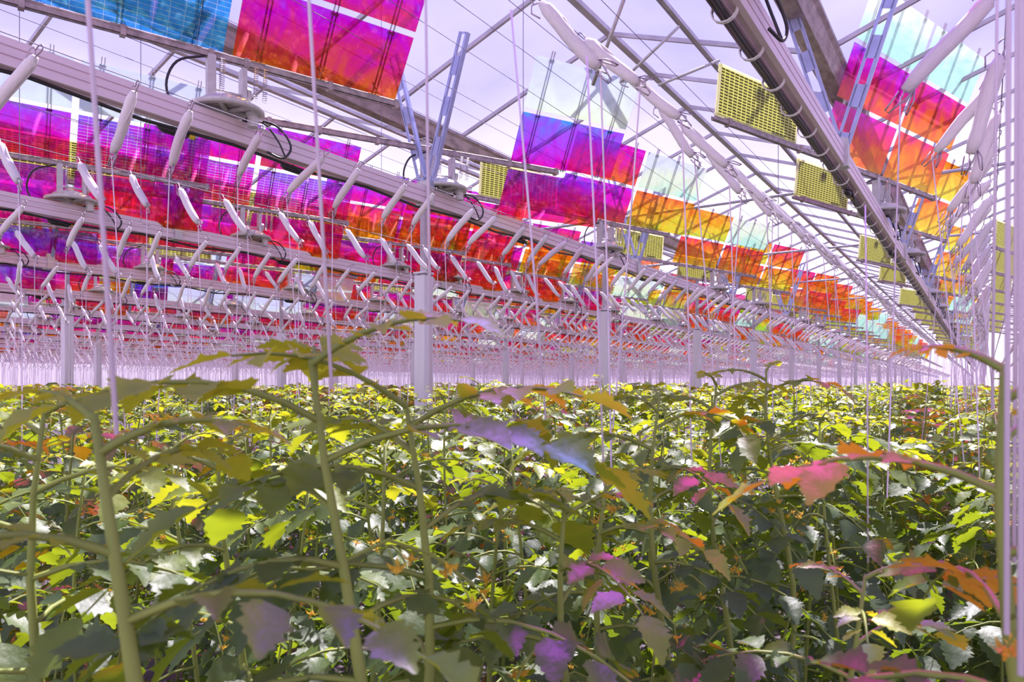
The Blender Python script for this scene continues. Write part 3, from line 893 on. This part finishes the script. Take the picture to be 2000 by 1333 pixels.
def stem_pts(rg, top, wob=0.05, n=14, base=0.3):
    ph = rg.uniform(0, 6)
    out = []
    for i in range(n + 1):
        t = i / n; z = base + (top - base) * t
        out.append(Vector((wob * sin(z * 2.6 + ph) * t, wob * cos(z * 2.1 + ph * 1.7) * t, z)))
    return out

def flower_truss(mb, o, az, rg, sc_=1.0):
    h = Vector((cos(az), sin(az), 0)); pts = [o, o + h * 0.05 * sc_ + Vector((0, 0, 0.02)), o + h * 0.10 * sc_ + Vector((0, 0, 0.0)), o + h * 0.15 * sc_ - Vector((0, 0, 0.04))]
    mb.tube(pts, 0.0022, 4, 1, cap=False)
    for i in range(rg.randint(4, 7)):
        t = rg.uniform(0.3, 1.0) * 3; k = min(2, int(t)); p = pts[k].lerp(pts[k+1], t - k)
        q = p + Vector((rg.uniform(-0.03, 0.03), rg.uniform(-0.03, 0.03), -rg.uniform(0.01, 0.035)))
        mb.tube([p, q], 0.0012, 3, 1, cap=False)
        ax = Vector((rg.uniform(-0.5, 0.5), rg.uniform(-0.5, 0.5), -1)).normalized(); d, s, n = frame_from(ax, Vector((1, 0, 0)))
        mb.tube([q, q + ax * 0.012], [0.0035, 0.001], 4, 0)
        for j in range(5):
            a = j * 2 * pi / 5; r_ = s * cos(a) + n * sin(a); tn = s * -sin(a) + n * cos(a)
            tip = q + r_ * 0.013 + ax * 0.002 + Vector((0, 0, 0.004))
            m0 = q + r_ * 0.006 + ax * 0.004
            mb.add([tuple(q), tuple(m0 + tn * 0.0035), tuple(tip), tuple(m0 - tn * 0.0035)], [(0, 1, 2, 3)], 0)

def plant_variant(seed, lod):
    """meshes of one plant, base at the floor, tip near camera height (z = ZC at top)"""
    rg = random.Random(seed)
    top = ZC - 0.05
    sp = stem_pts(rg, top)
    sm = MB(); sm.tube(sp, [0.0085 - 0.005 * (i / 14) ** 2 for i in range(15)], 6 if lod == 0 else 4)
    stem = sm.mesh('stem', M['stem'], True)
    lm = MB(); lm.tone = []
    az = rg.uniform(0, 6.28); z = top - 0.01; age = 0
    nl = 17 if lod == 0 else 13
    for i in range(nl):
        t = (z - 0.3) / (top - 0.3) * 14; k = min(13, int(t)); p = sp[k].lerp(sp[k+1], t - k)
        g = min(1.0, 0.28 + i * 0.13)
        ln = g * rg.uniform(0.30, 0.40)
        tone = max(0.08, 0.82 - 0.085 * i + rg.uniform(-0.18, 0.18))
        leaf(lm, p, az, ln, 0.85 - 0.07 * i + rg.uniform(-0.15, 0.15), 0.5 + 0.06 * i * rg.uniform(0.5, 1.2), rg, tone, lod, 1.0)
        az += 2.4 + rg.uniform(-0.3, 0.3)
        z -= (0.03 + 0.016 * min(i, 5)) * (1.0 if lod == 0 else 1.3)
    fol = lm.mesh('foliage', [M['leaf'], M['stem']], True)
    fms = []
    for q in range(3):
        fm = MB()
        zz = top - 0.2 - 0.22 * q; t = (zz - 0.3) / (top - 0.3) * 14; k = min(13, int(t)); p = sp[k].lerp(sp[k+1], t - k)
        flower_truss(fm, p, rg.uniform(0, 6.28), rg)
        fms.append(fm.mesh('flower_truss', [M['flower'], M['stem']]))
    return stem, fol, fms
VAR0 = [plant_variant(100 + i, 0) for i in range(7)]
VAR1 = [plant_variant(200 + i, 1) for i in range(6)]

# foreground plants, each leaf a part
def fg_plant(x_px, d, top_dz, seed, label, r0=0.0075, lean=(0.0, 0.0), nleaf=15, azs=None, g0=0.32):
    rg = random.Random(seed)
    b = unproj(x_px, 757, d)
    t = empty('tomato_plant', (b.x, b.y, 0))
    top = ZC + top_dz
    sp = []
    n = 20; ph = rg.uniform(0, 6)
    for i in range(n + 1):
        z = 0.3 + (top - 0.3) * i / n; q = max(0, (z - (ZC - 0.5)))
        zr = ZC - 0.2; sp.append(Vector((0.022 * (sin(z * 6 + ph) - sin(zr * 6 + ph)) + lean[0] * (q - 0.3), 0.022 * (cos(z * 5.1 + ph) - cos(zr * 5.1 + ph)) + lean[1] * (q - 0.3), z)))
    sm = MB(); sm.tube(sp, [r0 * (1.0 if i < 17 else 1.0 - 0.16 * (i - 16)) for i in range(n + 1)], 10)
    sm.build('stem', M['stem'], t, True)
    z = top - 0.005; az = rg.uniform(0, 6.28)
    for i in range(nleaf):
        tt = (z - 0.3) / (top - 0.3) * n; k = min(n - 1, int(tt)); p = sp[k].lerp(sp[k + 1], tt - k)
        lm = MB(); lm.tone = []
        g = min(1.0, g0 + 0.16 * i)
        # keep big leaves from growing straight into the lens
        a = az if azs is None or i >= len(azs) else azs[i]
        toc = math.atan2(-b.y, -b.x)
        dlt = (a - toc + pi) % (2 * pi) - pi
        if d < 1.0 and abs(dlt) < 0.9: a = toc + (0.9 if dlt > 0 else -0.9) * 1.3
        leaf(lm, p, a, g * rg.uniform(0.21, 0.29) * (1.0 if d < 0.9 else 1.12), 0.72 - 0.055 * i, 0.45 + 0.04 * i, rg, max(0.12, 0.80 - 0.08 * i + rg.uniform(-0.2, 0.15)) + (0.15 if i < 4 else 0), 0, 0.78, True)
        lm.build('leaf', [M['leaf'], M['stem']], t, True)
        az += 2.4 + rg.uniform(-0.35, 0.35); z -= 0.026 + 0.009 * min(i, 4)
    for q in range(2):
        fm = MB()
        zz = top - 0.22 - 0.17 * q; tt = (zz - 0.3) / (top - 0.3) * n; k = min(n - 1, int(tt)); p = sp[k].lerp(sp[k+1], tt - k)
        flower_truss(fm, p, rg.uniform(0, 6.28), rg)
        fm.build('flower_truss', [M['flower'], M['stem']], t)
    tag(t, label, 'tomato plant', 'foreground tomato plants')
    return t
fg = [
 (252, 0.56, -0.02, 3, 'thick stemmed tomato plant at the far left front, yellow green tip', 0.0092, (-0.02, 0.02)),
 (672, 0.78, 0.03, 8, 'tomato plant with olive and violet leaves left of the middle', 0.0085, (-0.02, 0)),
 (832, 0.92, -0.02, 14, 'tomato plant in front of the white post', 0.0082, (0.0, 0)),
 (1100, 1.10, -0.17, 19, 'tomato plant with bare curved stem at the middle', 0.0078, (-0.06, 0)),
 (1180, 1.32, -0.16, 24, 'tomato plant right of the middle with yellow flower truss', 0.0075, (-0.02, 0.0)),
 (1270, 1.50, -0.02, 29, 'slender tomato plant with dark tip right of the middle', 0.0072, (0.0, 0)),
 (1385, 1.75, 0.01, 35, 'tomato plant with a drooping leaf at its tip, left of the tallest plant', 0.0072, (-0.03, 0)),
 (1505, 1.95, 0.05, 41, 'tallest bright green tomato plant right of the middle', 0.0075, (-0.05, 0)),
 (1968, 0.62, 0.02, 47, 'tomato plant behind the pink twines at the right edge', 0.0085, (0.0, 0)),
 (1700, 1.15, -0.30, 52, 'low tomato plant with violet leaves at the lower right', 0.0072, (0.0, 0)),
 (60, 0.95, -0.03, 58, 'tomato plant at the left edge behind the thick stem', 0.0075, (0.0, 0)),
 (430, 1.15, -0.10, 63, 'tomato plant between the two thick stems at the left', 0.0072, (0.0, 0)),
]
used = []
for a in fg:
    t = fg_plant(*a[:5], r0=a[5], lean=a[6], g0=0.75 if a[0] in (672, 832) else 0.32); used.append((t.location.x, t.location.y))
# twines of the foreground plants
for x0, y0, x1, y1, d, lab in ((228, 850, 168, -30, 0.55, 'blurred pink twine at the left rising from the thick stem'), (648, 760, 600, -30, 0.75, 'pink twine rising from the plant left of the middle'),
      (842, 770, 829, -30, 0.9, 'pink twine rising in front of the white post'), (1066, 820, 998, 20, 1.1, 'twine rising past the red pane at the middle'), (1180, 950, 1146, 110, 1.3, 'twine rising in front of the violet pane'),
      (1966, 1240, 1966, -30, 0.50, 'thick blurred violet twine at the right edge'), (1994, 1320, 1990, -30, 0.42, 'violet twine along the right border'), (1938, 800, 1945, -30, 0.95, 'pale twine left of the violet twine'), (1980, 1100, 1982, -30, 0.75, 'pale twine behind the violet twine'),
      (1695, 1100, 1690, 400, 1.9, 'fine twine above the dark gap at the right')):
    a = unproj(x0, y0, d); b = unproj(x1, y1, d * 1.01)
    if y1 < 0: b = a + (b - a) * ((WZ - a.z) / (b.z - a.z))
    m = MB(); mid = a.lerp(b, 0.5) + Vector((0.002, 0, 0)); m.tube([a, mid, b], 0.0019, 6)
    tag(m.build('support_twine', M['string'], None, True), lab, 'twine')

# crop rows
pr = random.Random(77)
rows = [-0.98, -0.45, 0.02, -1.7, -2.35, -3.05, -3.7, -4.4, -5.1, -5.8, -6.6, -7.4, -8.2, -9.0, -9.8, -10.6, -11.5, -12.4, 0.35, 1.1]
pc = []
for ri, X in enumerate(rows):
    y = -1.5
    while y < 16:
        xx = X + pr.uniform(-0.16, 0.16); yy = y + pr.uniform(-0.1, 0.1)
        y += 0.36
        p = pix(xx, yy, ZC)
        if p is None: continue
        if not (-160 - 200 / p[2] < p[0] < 2120 + 100 / p[2]): continue
        if p[2] < (1.15 if X < -0.9 else 2.1): continue
        if any((xx - a) ** 2 + (yy - b) ** 2 < 0.04 for a, b in used): continue
        pc.append((p[2], xx, yy, ri))
pc.sort()
FAR = pc[300 - len(fg):]
protos = {}
hz_words = ['first row behind the front stems', 'second row back', 'third row back', 'fourth row back', 'fifth row back', 'sixth row back', 'seventh row back', 'eighth row back', 'ninth row back'] 
cnt_row = {}
for i, (d, x, y, ri) in enumerate(pc[:300 - len(fg)]):
    lod = 0 if d < 4.2 else 1
    V = (VAR0 if lod == 0 else VAR1); vi = pr.randrange(len(V))
    t = empty('tomato_plant', (x, y, 0), pr.uniform(0, 6.28))
    h = pr.uniform(-0.20, 0.03) - (0.06 if d < 2.6 else 0)
    if pr.random() < 0.06: h += 0.09
    s = (ZC + h) / ZC
    t.scale = (1, 1, s)
    for nm, me in zip(('stem', 'foliage', 'flower_truss'), V[vi]):
        if nm == 'flower_truss' and d > 6: continue
        if nm == 'flower_truss':
            for me_ in me:
                o = bpy.data.objects.new(nm, me_); COL.objects.link(o); o.parent = t
            continue
        o = bpy.data.objects.new(nm, me); COL.objects.link(o); o.parent = t
    c = cnt_row.get(ri, 0); cnt_row[ri] = c + 1
    if ri >= 18: lab = 'tomato plant at the right edge in the %s row beyond the pink twines, %s along' % ('inner' if ri == 18 else 'outer', nums[c])
    elif ri in (1, 2): lab = 'tomato plant in the row running to the vanishing point, %s along%s' % (nums[c], ' outside' if ri == 2 else '')
    elif ri < 9: lab = 'tomato plant in the %s%s' % (hz_words[ri], ', %s along it' % nums[c])
    else: lab = 'small tomato plant in the %s row back, %s along it' % (ORD[ri], nums[c])
    tag(t, lab, 'tomato plant', 'tomato plants in row %s' % ['one','two','three','four','five','six','seven','eight','nine','ten','eleven','twelve','thirteen','fourteen','fifteen','sixteen','seventeen','eighteen','right','outer right'][ri])

# the far crop: leaves nobody could count
fm = MB(); fm.tone = []
fr = random.Random(9)
def far_clump(x, y, d):
    h = ZC + fr.uniform(-0.22, 0.0) + (0.08 if fr.random() < 0.05 else 0)
    tone = fr.uniform(0.3, 1.0)
    nl = 7 if d < 14 else (5 if d < 25 else 3)
    for i in range(nl):
        o = Vector((x + fr.uniform(-0.08, 0.08), y + fr.uniform(-0.08, 0.08), h - 0.05 * i))
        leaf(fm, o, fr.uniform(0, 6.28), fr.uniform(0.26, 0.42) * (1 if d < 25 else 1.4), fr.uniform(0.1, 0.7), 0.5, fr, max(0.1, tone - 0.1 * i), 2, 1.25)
for d, x, y, ri in FAR: far_clump(x, y, d)
X = -13.2
while X > -56:
    y = -2.0
    while y < 60:
        p = pix(X, y, ZC)
        if p and -60 < p[0] < 1990: far_clump(X + fr.uniform(-0.25, 0.25), y + fr.uniform(-0.2, 0.2), p[2])
        y += 0.5 if p and p[2] < 25 else 0.9
    X -= 0.9 if X > -25 else 1.5
for ri, X in enumerate([-0.6, -0.1, -1.4, -2.2, -3.0, -3.8, -4.6, -5.4, -6.2, -7.0, -7.8, -8.6, -9.4, -10.2, -11.0, -11.8, -12.6, 0.4, 1.0]):
    y = 16.0
    while y < 85:
        p = pix(X, y, ZC)
        if p and p[0] < 2020: far_clump(X + fr.uniform(-0.2, 0.2), y, p[2])
        y += 0.45 if y < 30 else 0.9
o = fm.build('far_crop_foliage', [M['leaf'], M['stem']]); tag(o, 'far tomato foliage stretching back to the white wall', 'foliage', 'far crop', 'stuff')
print('faces far', len(fm.f), 'objects', len(bpy.data.objects), 'bobbins', len(cand), 'plants', len(pc), 'racks', n_r)
